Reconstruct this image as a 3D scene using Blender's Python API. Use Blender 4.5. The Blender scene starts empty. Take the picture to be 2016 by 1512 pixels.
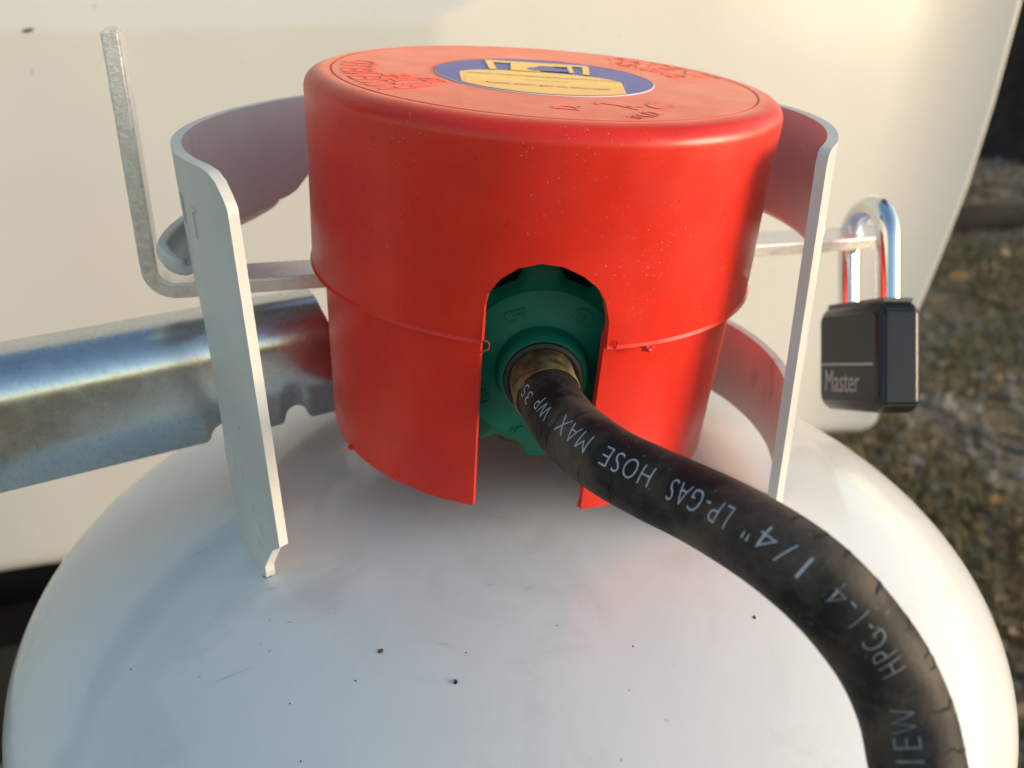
import bpy, bmesh, math, random
import numpy as np
from mathutils import Vector, Matrix, noise as mnoise
random.seed(7); rng = np.random.default_rng(7)
sc = bpy.context.scene
R_ = math.radians

# ------------------------------------------------------------------ camera
cam_d = bpy.data.cameras.new('camera'); cam = bpy.data.objects.new('camera', cam_d)
sc.collection.objects.link(cam); sc.camera = cam
cr = Vector((0.99997, -0.00013, -0.00795)); cu = Vector((0.00719, 0.43982, 0.89806)); cf = Vector((-0.00338, 0.89809, -0.43981))
CAM = Vector((0.0022, -0.23783, 0.19369))
cam.matrix_world = Matrix(((cr.x, cu.x, -cf.x, CAM.x), (cr.y, cu.y, -cf.y, CAM.y), (cr.z, cu.z, -cf.z, CAM.z), (0, 0, 0, 1)))
cam_d.sensor_width = 36.0; cam_d.lens = 36.0 * 1700 / 2016
cam_d.clip_start = 0.01; cam_d.clip_end = 2000
cam_d.dof.use_dof = True; cam_d.dof.focus_distance = 0.19; cam_d.dof.aperture_fstop = 16.0

# ------------------------------------------------------------------ world, sun, exposure
SUN_AZ = R_(10)      # measured from +x, positive towards the camera
SUN_EL = R_(6)
w = bpy.data.worlds.new('World'); sc.world = w; w.use_nodes = True
nt = w.node_tree; bg = nt.nodes['Background']
sky = nt.nodes.new('ShaderNodeTexSky'); sky.sky_type = 'NISHITA'; sky.sun_disc = False
sky.sun_elevation = SUN_EL; sky.sun_rotation = R_(90) + SUN_AZ; sky.air_density = 1.0; sky.dust_density = 0.6; sky.ozone_density = 1.25
nt.links.new(sky.outputs[0], bg.inputs[0]); bg.inputs[1].default_value = 0.15
sun_d = bpy.data.lights.new('sun', 'SUN'); sun = bpy.data.objects.new('sun', sun_d); sc.collection.objects.link(sun)
sun_d.energy = 1.5; sun_d.angle = R_(28); sun_d.color = (1.0, 0.86, 0.69)
s_dir = Vector((math.cos(SUN_AZ) * math.cos(SUN_EL), -math.sin(SUN_AZ) * math.cos(SUN_EL), math.sin(SUN_EL)))
sun.rotation_euler = s_dir.to_track_quat('Z', 'Y').to_euler(); sun.location = s_dir * 5
sc.view_settings.view_transform = 'Standard'; sc.view_settings.look = 'None'
sc.view_settings.gamma = 1.0; sc.view_settings.use_curve_mapping = False
sc.view_settings.exposure = 1.6
sc.cycles.max_bounces = 8

# ------------------------------------------------------------------ helpers
def link(o): sc.collection.objects.link(o); return o
def mesh(name, verts, faces, mat=None, parent=None, smooth=True, sharp=35):
    me = bpy.data.meshes.new(name); me.from_pydata([tuple(v) for v in verts], [], [tuple(f) for f in faces]); me.update()
    return finish(name, me, mat, parent, smooth, sharp)
def finish(name, me, mat=None, parent=None, smooth=True, sharp=35):
    if smooth:
        me.polygons.foreach_set('use_smooth', [True] * len(me.polygons))
        if sharp: me.set_sharp_from_angle(angle=R_(sharp))
    o = bpy.data.objects.new(name, me)
    if mat: me.materials.append(mat)
    link(o)
    if parent: o.parent = parent
    return o
def from_bm(name, bm, mat=None, parent=None, smooth=True, sharp=35, recalc=True):
    if recalc: bmesh.ops.recalc_face_normals(bm, faces=bm.faces)
    me = bpy.data.meshes.new(name); bm.to_mesh(me); bm.free()
    return finish(name, me, mat, parent, smooth, sharp)
def empty(name, loc=(0, 0, 0)):
    o = bpy.data.objects.new(name, None); o.location = loc; o.empty_display_size = .02; return link(o)
def tag(o, label=None, cat=None, group=None, kind=None):
    if label: o['label'] = label
    if cat: o['category'] = cat
    if group: o['group'] = group
    if kind: o['kind'] = kind
    return o
def grid_faces(n, m, wrap_n=False, wrap_m=False, off=0):
    f = []
    for i in range(n if wrap_n else n - 1):
        for j in range(m if wrap_m else m - 1):
            a = i * m + j; b = ((i + 1) % n) * m + j; c = ((i + 1) % n) * m + (j + 1) % m; d = i * m + (j + 1) % m
            f.append((a + off, b + off, c + off, d + off))
    return f
def lathe(prof, n=96, axis=None, close=False):
    """prof list of (r, h); returns verts, faces around local z"""
    v = []
    for i in range(n):
        a = 2 * math.pi * i / n
        for r, h in prof: v.append((r * math.cos(a), r * math.sin(a), h))
    return v, grid_faces(n, len(prof), wrap_n=True, wrap_m=close)
def frame_from(z, up=Vector((0, 0, 1))):
    z = z.normalized(); x = up.cross(z).normalized(); y = z.cross(x)
    return Matrix((x, y, z)).transposed()

# ------------------------------------------------------------------ materials
def new_mat(name):
    m = bpy.data.materials.new(name); m.use_nodes = True
    return m, m.node_tree, m.node_tree.nodes['Principled BSDF']
def coord(nt, scale=None):
    tc = nt.nodes.new('ShaderNodeTexCoord')
    if scale is None: return tc.outputs['Object']
    mp = nt.nodes.new('ShaderNodeMapping'); mp.inputs['Scale'].default_value = scale
    nt.links.new(tc.outputs['Object'], mp.inputs[0]); return mp.outputs[0]
def noise(nt, co, scale, detail=4, rough=.55, dist=0.0):
    n = nt.nodes.new('ShaderNodeTexNoise'); n.inputs['Scale'].default_value = scale; n.inputs['Detail'].default_value = detail
    n.inputs['Roughness'].default_value = rough; n.inputs['Distortion'].default_value = dist
    nt.links.new(co, n.inputs['Vector']); return n.outputs['Fac']
def ramp(nt, fac, stops):
    r = nt.nodes.new('ShaderNodeValToRGB'); el = r.color_ramp.elements
    while len(el) < len(stops): el.new(.5)
    for e, (p, c) in zip(el, stops):
        e.position = p; e.color = (c, c, c, 1) if isinstance(c, (int, float)) else (*c, 1)
    nt.links.new(fac, r.inputs[0]); return r.outputs[0]
def mix(nt, fac, a, b):
    m = nt.nodes.new('ShaderNodeMix'); m.data_type = 'RGBA'
    for s, x in ((m.inputs[0], fac), (m.inputs[6], a), (m.inputs[7], b)):
        if hasattr(x, 'links'): nt.links.new(x, s)
        else: s.default_value = x if isinstance(x, (int, float)) else (*x, 1)
    return m.outputs[2]
def bump(nt, b, fac, strength, dist, prev=None):
    n = nt.nodes.new('ShaderNodeBump'); n.inputs['Strength'].default_value = strength; n.inputs['Distance'].default_value = dist
    nt.links.new(fac, n.inputs['Height'])
    if prev: nt.links.new(prev, n.inputs['Normal'])
    nt.links.new(n.outputs[0], b.inputs['Normal']); return n.outputs[0]
def setp(nt, b, **k):
    for key, x in k.items():
        s = b.inputs[{'base': 'Base Color', 'rough': 'Roughness', 'metal': 'Metallic', 'coat': 'Coat Weight', 'coatr': 'Coat Roughness', 'spec': 'Specular IOR Level', 'sheen': 'Sheen Weight'}[key]]
        if hasattr(x, 'links'): nt.links.new(x, s)
        else: s.default_value = x if isinstance(x, (int, float)) else (*x, 1)

def plain(name, base, rough=.5, metal=0., bs=0, bd=.0003, bst=.3, var=.12, vs=40):
    m, nt, b = new_mat(name); co = coord(nt)
    n = noise(nt, co, vs, 5)
    c = mix(nt, ramp(nt, n, [(.3, 0.), (.7, 1.)]), tuple(x * (1 - var) for x in base), tuple(min(1, x * (1 + var)) for x in base))
    setp(nt, b, base=c, rough=rough, metal=metal)
    if bs: bump(nt, b, noise(nt, co, bs, 4), bst, bd)
    return m

# white tank paint: sprayed enamel with orange peel, grime specks, smears and patches painted for soft grey reflections
def tank_paint():
    m, nt, b = new_mat('tank_white_paint'); co = coord(nt)
    base = mix(nt, ramp(nt, noise(nt, co, 14, 5), [(.38, 0.), (.62, 1.)]), (.685, .68, .67), (.735, .73, .72))  # broad tone patches painted in place of soft grey reflections
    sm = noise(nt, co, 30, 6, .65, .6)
    base = mix(nt, ramp(nt, sm, [(.54, 0.), (.72, .5)]), base, (.54, .525, .495))  # grey smears: part dirt, part painted-in reflection shading
    sp = noise(nt, co, 520, 2, .5)
    msk = noise(nt, co, 22, 3)
    mm = nt.nodes.new('ShaderNodeMath'); mm.operation = 'MULTIPLY'
    nt.links.new(ramp(nt, sp, [(.725, 0.), (.75, .8)]), mm.inputs[0]); nt.links.new(ramp(nt, msk, [(.54, 0.), (.66, .6)]), mm.inputs[1])
    base = mix(nt, mm.outputs[0], base, (.09, .08, .075))
    setp(nt, b, base=base, rough=ramp(nt, noise(nt, co, 25, 5), [(.35, .10), (.7, .22)]), spec=.5)
    p = bump(nt, b, noise(nt, co, 260, 2), .10, .0004)
    bump(nt, b, noise(nt, co, 60, 2), .12, .001, p)
    return m
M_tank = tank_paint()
def collar_paint():
    m, nt, b = new_mat('collar_grey_paint'); co = coord(nt)
    base = mix(nt, ramp(nt, noise(nt, co, 30, 5), [(.35, 0.), (.65, 1.)]), (.555, .545, .53), (.62, .61, .59))
    st = noise(nt, coord(nt, (1, 1, .35)), 60, 4, .6, .4)
    base = mix(nt, ramp(nt, st, [(.64, 0.), (.69, .55)]), base, (.33, .33, .34))
    base = mix(nt, ramp(nt, noise(nt, co, 420, 2), [(.755, 0.), (.78, .7)]), base, (.16, .13, .10))
    setp(nt, b, base=base, rough=.42)
    bump(nt, b, noise(nt, co, 220, 3), .12, .0004)
    return m
M_collar = collar_paint()
def red_plastic():
    m, nt, b = new_mat('red_plastic'); co = coord(nt)
    base = mix(nt, ramp(nt, noise(nt, co, 60, 5), [(.35, 0.), (.65, 1.)]), (.64, .020, .009), (.72, .025, .011))
    sp = noise(nt, co, 1900, 2, .5); msk = noise(nt, co, 34, 2)
    mm = nt.nodes.new('ShaderNodeMath'); mm.operation = 'MULTIPLY'
    nt.links.new(ramp(nt, sp, [(.705, 0.), (.73, 1.)]), mm.inputs[0]); nt.links.new(ramp(nt, msk, [(.46, 0.), (.6, .8)]), mm.inputs[1])
    base = mix(nt, mm.outputs[0], base, (.75, .36, .28))
    dk = noise(nt, co, 640, 2)
    base = mix(nt, ramp(nt, dk, [(.735, 0.), (.75, .7)]), base, (.14, .01, .01))
    setp(nt, b, base=base, rough=ramp(nt, noise(nt, co, 90, 4), [(.3, .30), (.7, .43)]), spec=.42, sheen=.40)
    b.inputs['Sheen Roughness'].default_value = .30; b.inputs['Sheen Tint'].default_value = (1, .50, .36, 1)
    bump(nt, b, noise(nt, co, 45, 2), .05, .002)
    return m
M_red = red_plastic()
def galvanised():
    m, nt, b = new_mat('galvanised_steel'); co = coord(nt); co2 = coord(nt, (1.0, 1.0, .55))
    n1 = noise(nt, co, 120, 6, .65); n2 = noise(nt, co2, 700, 4, .6)
    base = mix(nt, ramp(nt, n1, [(.35, 0.), (.65, 1.)]), (.52, .555, .56), (.58, .61, .615))
    base = mix(nt, ramp(nt, noise(nt, co, 160, 3), [(.71, 0.), (.74, .6)]), base, (.16, .14, .12))
    base = mix(nt, ramp(nt, n2, [(.38, .22), (.46, 0.)]), base, (.30, .31, .32))
    setp(nt, b, base=base, metal=1., rough=ramp(nt, n1, [(.3, .21), (.7, .31)]))
    bump(nt, b, n2, .09, .0002)
    return m
M_galv = galvanised()
def aluminium():
    m, nt, b = new_mat('mill_aluminium'); co = coord(nt)
    n1 = noise(nt, co, 800, 4, .55, .8)
    base = mix(nt, ramp(nt, n1, [(.35, 0.), (.65, 1.)]), (.74, .72, .76), (.86, .84, .87))
    base = mix(nt, ramp(nt, noise(nt, co, 330, 3), [(.74, 0.), (.78, .5)]), base, (.26, .22, .20))
    setp(nt, b, base=base, metal=1., rough=ramp(nt, n1, [(.3, .34), (.7, .46)]))
    bump(nt, b, n1, .45, .00014)
    return m
M_alu = aluminium()
def rubber():
    m, nt, b = new_mat('hose_rubber'); co = coord(nt)
    base = mix(nt, ramp(nt, noise(nt, co, 110, 6, .65), [(.4, 0.), (.7, 1.)]), (.012, .011, .0115), (.040, .030, .026))
    # pale road dust settled on the weathered outer side (its own patchy shape)
    base = mix(nt, ramp(nt, noise(nt, co, 55, 5, .6), [(.45, 0.), (.70, .65)]), base, (.15, .11, .078))
    base = mix(nt, ramp(nt, noise(nt, co, 900, 2), [(.68, 0.), (.73, .5)]), base, (.20, .16, .13))
    setp(nt, b, base=base, rough=.62, spec=.22)
    p = bump(nt, b, noise(nt, co, 900, 4), .25, .0003)
    bump(nt, b, noise(nt, co, 90, 3), .2, .0008, p)
    return m
M_rub = rubber()
M_ink = plain('hose_print_ink', (.42, .43, .46), .6, var=.25, vs=500)
M_ink2 = plain('worn_print_ink', (.15, .15, .165), .6, var=.35, vs=500)
M_crack = plain('crack_black', (.004, .004, .004), .9)
M_green = plain('green_nylon', (.004, .145, .090), .45, bs=500, bd=.0002, bst=.12, var=.1, vs=80)
M_green.node_tree.nodes['Principled BSDF'].inputs['Specular IOR Level'].default_value = .3
M_blackrub = plain('black_seal', (.006, .006, .006), .55, bs=700, bst=.2)
def brass():
    m, nt, b = new_mat('dull_brass'); co = coord(nt); n1 = noise(nt, co, 350, 5, .6)
    base = mix(nt, ramp(nt, n1, [(.35, 0.), (.65, 1.)]), (.17, .135, .065), (.34, .28, .15))
    setp(nt, b, base=base, metal=.9, rough=ramp(nt, n1, [(.3, .42), (.7, .6)])); bump(nt, b, n1, .2, .0003)
    return m
M_brass = brass()
M_chrome = plain('chrome', (.80, .80, .79), .06, 1., var=.03, bs=300, bd=.0002, bst=.03)
M_lock = plain('padlock_black_cover', (.010, .010, .011), .24, bs=600, bd=.0001, bst=.06, var=.15)
M_lockdark = plain('padlock_grey_plate', (.10, .10, .10), .42, bs=900, bd=.0002, bst=.15)
M_lock.node_tree.nodes['Principled BSDF'].inputs['Specular IOR Level'].default_value = .35
M_engr = plain('engraved_silver', (.34, .33, .32), .4, .6)
def fibreglass():
    m, nt, b = new_mat('gelcoat_cream'); co = coord(nt)
    base = mix(nt, ramp(nt, noise(nt, coord(nt, (1, 1, .3)), 6, 4), [(.35, 0.), (.65, 1.)]), (.565, .55, .52), (.60, .585, .555))
    base = mix(nt, ramp(nt, noise(nt, co, 130, 2), [(.755, 0.), (.77, .5)]), base, (.22, .2, .17))
    setp(nt, b, base=base, rough=.28, spec=.4)
    bump(nt, b, noise(nt, co, 5, 2), .10, .02)
    return m
M_wall = fibreglass()
M_blacksteel = plain('black_painted_steel', (.012, .012, .012), .5, bs=300, bst=.2)
M_under = plain('underbody_shade_black', (.010, .010, .010), .9)
M_blue = plain('sticker_blue', (.045, .055, .36), .35, var=.06)
M_yel = plain('sticker_yellow', (.93, .52, .075), .35, var=.04)
M_yel2 = plain('sticker_yellow_shade', (.93, .46, .085), .35, var=.04)
for m_, t_ in ((M_blue, (.8, .8, 1, 1)), (M_yel, (1, .74, .30, 1)), (M_yel2, (1, .68, .32, 1))):
    p_ = m_.node_tree.nodes['Principled BSDF']; p_.inputs['Sheen Weight'].default_value = .06 if m_ is M_blue else .35; p_.inputs['Sheen Roughness'].default_value = .3; p_.inputs['Sheen Tint'].default_value = t_
M_txt = plain('sticker_print', (.20, .17, .16), .5)
M_edge = plain('sticker_paper_edge', (.75, .72, .78), .5)
M_rust = plain('rust_brown', (.16, .06, .02), .9, bs=900, bst=.5)
M_bug = plain('dark_speck', (.03, .025, .02), .9)
M_stampd = M_collar

# ------------------------------------------------------------------ ground
GZ = -0.80
def ground_mat():
    m, nt, b = new_mat('soil_gravel'); co = coord(nt)
    n1 = noise(nt, co, 3, 6, .6); n2 = noise(nt, co, 40, 6, .65); n3 = noise(nt, co, 1.3, 3)
    c = mix(nt, ramp(nt, n2, [(.3, 0.), (.7, 1.)]), (.12, .07, .03), (.30, .20, .105))
    c = mix(nt, ramp(nt, n1, [(.45, 0.), (.62, .9)]), c, (.28, .22, .15))
    c = mix(nt, ramp(nt, n3, [(.52, 0.), (.62, .5)]), c, (.085, .10, .04))
    setp(nt, b, base=c, rough=.95)
    bump(nt, b, n2, .6, .02)
    return m
M_ground = ground_mat()
def gh(x, y): return GZ + .03 * mnoise.noise(Vector((x * 1.1, y * 1.1, 3.))) + .008 * mnoise.noise(Vector((x * 7, y * 7, 1.)))
def axis_pts(a, b, n, far):
    inner = list(np.linspace(a, b, n)); k = [.3, .8, 2, 5, 12, 30, 90, far]
    return [a - q for q in reversed(k)] + inner + [b + q for q in k]
xs = axis_pts(-3, 6, 120, 400); ys = axis_pts(-3, 9, 150, 400)
gv = [(x, y, gh(x, y)) for x in xs for y in ys]
g = mesh('ground', gv, grid_faces(len(xs), len(ys)), M_ground, sharp=None); tag(g, kind='structure')

# ------------------------------------------------------------------ travel trailer (moulded fibreglass front)
wa = R_(18); DU = Vector((math.cos(wa), math.sin(wa), 0)); NW = Vector((math.sin(wa), -math.cos(wa), 0)); W0 = Vector((0, .40, 0))
U0, Z0, KC, KB = -.0505, .1590, .10, .36
edge_z = [-.5, -.2525, -.233, -.1171, -.0559, .0075, .0816, .159, .28, .5, 1.6]
edge_u = [0.3785, 0.3888, 0.4054, 0.4323, 0.4496, 0.4646, 0.4743, 0.4790, 0.4835, 0.4865, 0.4865]
def uR(z): return float(np.interp(z, edge_z, edge_u))
def zb(u): return float(np.interp(u, [-.38, .39], [-.2310, -.2540]))
def smin(a, b, k):
    h = max(k - abs(a - b), 0) / k; return min(a, b) - h * h * k * .25
def wall_d(u, z):
    a = -KC * (u - U0); b = -KB * (z - Z0)
    al = .05 * (u - U0)          # lower left panel tilted off the sun, shade put into its shape
    d = smin(smin(al, al + b, .0009), a, .0012)
    fl = max(0., 1 - (uR(z) - u) / .11)          # flare towards the moulded rim
    return d + .021 * fl * fl
def arc(ins, r): return 0 if ins >= r else r - math.sqrt(max(0, r * r - (r - ins) ** 2))
RF, RB = .0062, .020
ins_u = [RF * (1 - math.cos(t)) for t in np.linspace(0, math.pi / 2, 7)] + list(np.linspace(.008, .12, 24)[0:]) + list(np.linspace(.13, .50, 30))
ufix = sorted(set([round(U0 + t, 5) for t in np.linspace(-.02, .02, 21)] + list(np.linspace(-.48, -.08, 40)) + [-1.3, -1.0, -.7, -.55]), reverse=True)
zrel = [RB * (1 - math.cos(t)) for t in np.linspace(0, math.pi / 2, 8)] + list(np.linspace(.026, .355, 44)) + [Z0 - zb(-.1) + t for t in np.linspace(-.02, .02, 21)] + [.42, .5, .7, 1.0, 1.5]
zrel = sorted(zrel)
rows = []
for zi in zrel:
    row = []
    ue = uR(zb(.2) + zi)
    cols = [ue - i for i in ins_u if ue - i > U0 + .025] + ufix
    ncol = len(ins_u) + len(ufix)
    if len(cols) < ncol:   # keep a constant column count
        cols = list(cols[:-len(ufix)]) + list(np.linspace(cols[-len(ufix) - 1], ufix[0], ncol - len(cols) + 2))[1:-1] + ufix
    for u in cols:
        z = zb(u) + zi
        d = wall_d(u, z) - arc(ue - u, RF) - arc(zi, RB)
        row.append(W0 + DU * u + NW * d + Vector((0, 0, z)))
    # side return and far end
    first = row[0]; last = row[-1]
    row = [first - NW * 1.6 - DU * .02, first - NW * .05] + row + [last - NW * 1.6]
    rows.append(row)
under = [[q - NW * .10 for q in rows[0]], [q - NW * 1.4 for q in rows[0]]]
ncols = len(rows[0])
vv = [q for r_ in ([under[1], under[0]] + rows) for q in r_]
trailer = empty('travel_trailer', (0, .6, 0)); trailer.location = (0, 0, 0)
tag(trailer, 'cream white moulded fibreglass trailer front behind the propane tank', 'trailer')
shell = mesh('body_shell', vv, grid_faces(len(rows) + 2, ncols), M_wall, trailer, sharp=60)
def box(name, p0, ax, ay, az, sx, sy, sz, mat, parent=None, bev=.002):
    bm = bmesh.new(); bmesh.ops.create_cube(bm, size=1)
    for v_ in bm.verts: v_.co = Vector(p0) + ax * (v_.co.x * sx) + ay * (v_.co.y * sy) + az * (v_.co.z * sz)
    if bev: bmesh.ops.bevel(bm, geom=bm.edges[:], offset=bev, segments=2, affect='EDGES')
    return from_bm(name, bm, mat, parent, sharp=40)
ZU = Vector((0, 0, 1))
box('chassis_rail', W0 + DU * -.45 - NW * .10 + ZU * -.40, DU, NW, ZU, 1.5, .05, .13, M_blacksteel, trailer, .004)
box('underbody_shade_box', W0 + DU * -.40 - NW * .60 + ZU * -.39, DU, NW, ZU, 1.2, .7, .26, M_under, trailer, .004)  # black box added to stand in for the shade under the trailer
for k, (u_, dr) in enumerate(((-.30, .14),)):   # tongue rail the tank stands over
    box('tongue_rail', Vector((-.04, -.1, -.41)), Vector((.1, -1, 0)).normalized(), Vector((1, .1, 0)).normalized(), ZU, 1.1, .05, .08, M_blacksteel, trailer, .004)
mk = mesh('paint_chip', [(W0 + DU * (-.2965 + .0036 * math.cos(a)) * 1 + NW * (.0006) + ZU * (.1594 + .0011 * math.sin(a) + .0006 * math.cos(a))) + DU * 0 for a in np.linspace(0, 2 * math.pi, 9)[:-1]], [tuple(range(8))], M_bug, trailer)

# ------------------------------------------------------------------ propane tank
TR, TC = .155, .0556
tank = empty('propane_tank', (0, 0, -.33)); tank.location = (0, 0, 0)
tag(tank, 'white steel propane tank with grimy domed top filling the foreground', 'propane tank')
prof = [(0.0001, TC)] + [(TR * math.sin(t), TC * math.cos(t)) for t in np.linspace(.03, math.pi / 2, 60)] + [(TR, -.02), (TR + .0012, -.10), (TR + .0012, -.112), (TR, -.12), (TR, -.24)] + [(TR * math.cos(t), -.24 - .055 * math.sin(t)) for t in np.linspace(.1, 1.5, 12)]
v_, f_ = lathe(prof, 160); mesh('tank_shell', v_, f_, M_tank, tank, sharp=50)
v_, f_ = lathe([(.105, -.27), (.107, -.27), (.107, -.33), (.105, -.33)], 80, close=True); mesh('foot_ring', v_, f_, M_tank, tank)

# collar: a bent sheet with hand holes, feet and drain arches
RC, TH = .083, .0025
def rc_corner(cx, cz, r, a0, a1, n=7): return [(cx + r * math.cos(a), cz + r * math.sin(a)) for a in np.linspace(a0, a1, n)]
PI = math.pi
def dg(phi): return R_(phi) * RC     # arc length of an angle measured from the front towards the left
top = .1555; dz = TC * math.sqrt(1 - (RC / TR) ** 2)
xl, xr = dg(42.4), dg(301.3)
outer = [(xl, .0626), (xl, .148)] + [(dg(43.2), .1503), (dg(44.6), .1532), (dg(46.6), .1549), (dg(49.5), top)]
outer += [(dg(a), top) for a in range(54, 298, 4)] + [(xr - .0028, top), (xr - .0008, top - .001), (xr, top - .0035), (xr, dz - .001)]
outer += [(dg(283), dz - .001), (dg(281), dz + .003), (dg(277), dz + .0075), (dg(270), dz + .0085), (dg(232), dz + .0085), (dg(224), dz + .006), (dg(220), dz - .001),
          (dg(148), dz - .001), (dg(144), dz + .005), (dg(136), dz + .0085), (dg(88), dz + .0085), (dg(80), dz + .0075), (dg(75.5), dz + .003), (dg(73), dz - .001), (dg(50.6), dz - .001), (dg(49.4), dz + .0005), (dg(49.2), dz + .0042), (dg(48.2), dz + .0062), (dg(45), .0598)]
def round_poly(pts, rads, n=6):
    out = []
    m = len(pts)
    for i in range(m):
        p = Vector(pts[i]); a = (Vector(pts[i - 1]) - p); b = (Vector(pts[(i + 1) % m]) - p); r = rads[i]
        if r <= 0: out.append(tuple(p)); continue
        la = min(r, a.length * .49); lb = min(r, b.length * .49); A = p + a.normalized() * la; B = p + b.normalized() * lb
        for t in np.linspace(0, 1, n): out.append(tuple((1 - t) ** 2 * A + 2 * t * (1 - t) * p + t * t * B))
    return out
hole_l = round_poly([(dg(62.5), .0705), (dg(62.0), .1255), (dg(121), .1255), (dg(126), .1300), (dg(134), .139), (dg(146), .139), (dg(148), .0705)], [.020, .016, .006, .006, .008, .01, .016])
hole_r = round_poly([(dg(212), .083), (dg(212), .1255), (dg(286), .1255), (dg(287), .083)], [.014, .014, .014, .016])
def sheet(outline, holes):
    bm = bmesh.new(); ed = []
    for lp in [outline] + holes:
        vs = [bm.verts.new((x, 0, z)) for x, z in lp]
        for i in range(len(vs)): ed.append(bm.edges.new((vs[i], vs[(i + 1) % len(vs)])))
    bmesh.ops.triangle_fill(bm, use_beauty=True, use_dissolve=False, edges=ed)
    for a in np.arange(44, 301, 2.0):
        bmesh.ops.bisect_plane(bm, geom=bm.verts[:] + bm.edges[:] + bm.faces[:], plane_co=(dg(a), 0, 0), plane_no=(1, 0, 0))
    for z in np.arange(.05, .155, .006):
        bmesh.ops.bisect_plane(bm, geom=bm.verts[:] + bm.edges[:] + bm.faces[:], plane_co=(0, 0, z), plane_no=(0, 0, 1))
    bmesh.ops.triangulate(bm, faces=bm.faces[:])
    bmesh.ops.remove_doubles(bm, verts=bm.verts[:], dist=.00012)
    bmesh.ops.recalc_face_normals(bm, faces=bm.faces[:])
    return bm
bm = sheet(outer, [hole_l, hole_r])
for q in bm.verts:
    a = q.co.x / RC; q.co = Vector((-RC * math.sin(a), -RC * math.cos(a), q.co.z))
collar = from_bm('collar', bm, M_collar, tank, sharp=40)
md = collar.modifiers.new('thick', 'SOLIDIFY'); md.thickness = TH; md.offset = 0
md.use_even_offset = False
md = collar.modifiers.new('split', 'EDGE_SPLIT'); md.split_angle = R_(45)
collar['label'] = 'grey painted collar with hand holes and welded feet'
# rolled hand-hole lips
def lip(phi0, phi1, rad):
    V = []; angs = np.linspace(phi0, phi1, 26); arcn = 13
    for k, a in enumerate(angs):
        e = min(1, min(k, len(angs) - 1 - k) / 4.); rr = rad * (.35 + .65 * math.sqrt(e))
        for t in np.linspace(PI, PI + R_(215), arcn):
            r0 = RC + rr + rr * math.cos(t); z = .1262 + rr * math.sin(t); al = R_(a)
            V.append((-r0 * math.sin(al), -r0 * math.cos(al), z))
    o = mesh('hand_hole_lip', V, grid_faces(len(angs), arcn), M_collar, collar, sharp=None)
    m_ = o.modifiers.new('thick', 'SOLIDIFY'); m_.thickness = .0022; m_.offset = 0
lip(70, 117, .0046); lip(243, 276, .0026)
# weld beads at the feet
def blob(name, loc, s, mat, parent, sub=3, amp=.25, seed=0):
    bm = bmesh.new(); bmesh.ops.create_icosphere(bm, subdivisions=sub, radius=1)
    for q in bm.verts:
        k = 1 + amp * mnoise.noise(q.co * 1.7 + Vector((seed, seed * 2, 0)))
        q.co = Vector((q.co.x * s[0] * k, q.co.y * s[1] * k, q.co.z * s[2] * k)) + Vector(loc)
    return from_bm(name, bm, mat, parent, sharp=None)
def on_dome(x, y, dz_=0): return Vector((x, y, TC * math.sqrt(max(0, 1 - (x * x + y * y) / TR ** 2)) + dz_))
blob('rust_patch', on_dome(-.0640, -.0533, -.0001), (.0014, .0009, .0004), M_rust, tank, seed=2)
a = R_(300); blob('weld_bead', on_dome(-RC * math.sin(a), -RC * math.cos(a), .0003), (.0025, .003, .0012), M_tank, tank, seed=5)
blob('rust_patch', on_dome(.0772, -.0235, .0008), (.0013, .0018, .0030), M_rust, tank, seed=3)
# specks and rust on the dome
def mark(name, x, y, s_, mat, seed): return blob(name, on_dome(x, y, 0), (s_[0], s_[1], s_[2]), mat, tank, 2, .7, seed)
mark('rust_spot', -.0302, -.0809, (.0007, .0007, .0003), M_rust, 1)
mark('dark_speck', -.0119, -.0898, (.00045, .0006, .0004), M_bug, 2)
for i, (x, y) in enumerate([(-.0098, -.0824), (-.0353, -.0881), (-.0946, -.0748), (-.05, -.092), (.012, -.075), (.03, -.080), (-.045, -.105)]):
    mark('dark_speck', x, y, (.00018 + .00005 * (i % 3), .00018 + .00003 * (i % 4), .00008), M_bug, i + 3)
mark('rust_spot', .0621, -.0682, (.0004, .0006, .0002), M_rust, 30)
M_scuff = plain('grey_scuff', (.46, .45, .44), .7)
def scratch(p0, p1, bend, wd, seed):
    V = []
    for k in range(14):
        q = k / 13; x = p0[0] + (p1[0] - p0[0]) * q + bend * math.sin(PI * q) * .3; y = p0[1] + (p1[1] - p0[1]) * q + bend * math.sin(PI * q)
        ww = wd * math.sin(PI * (.06 + .88 * q)) * (.6 + .6 * mnoise.noise(Vector((q * 6, seed, 0))))
        V += [on_dome(x, y - ww, .00006), on_dome(x, y + ww, .00006)]
    mesh('scuff_mark', V, [(2 * k, 2 * k + 2, 2 * k + 3, 2 * k + 1) for k in range(13)], M_scuff, tank, smooth=False)
scratch((-.0730, -.0850), (-.0600, -.0815), .0004, .00012, 1); scratch((-.0640, -.0590), (-.0600, -.0583), .0006, .00016, 2); scratch((-.0560, -.070), (-.0535, -.0705), .0003, .0002, 3)
scratch((.004, -.0650), (.0065, -.0638), .0006, .0002, 4); scratch((-.006, -.062), (-.0030, -.0622), -.0005, .00015, 5); scratch((-.017, -.080), (-.013, -.081), .0005, .00012, 6); scratch((-.090, -.040), (-.084, -.0385), .0008, .00016, 7)

# valve under the cover
vm = Matrix.Translation((.007, .012, 0))
v_, f_ = lathe([(0, .058), (.012, .050), (.012, .066), (.0115, .067), (.0115, .135), (.011, .137), (.011, .150), (0, .150)], 40)
mesh('valve_body', [vm @ Vector(q) for q in v_], f_, M_brass, tank)

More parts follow.
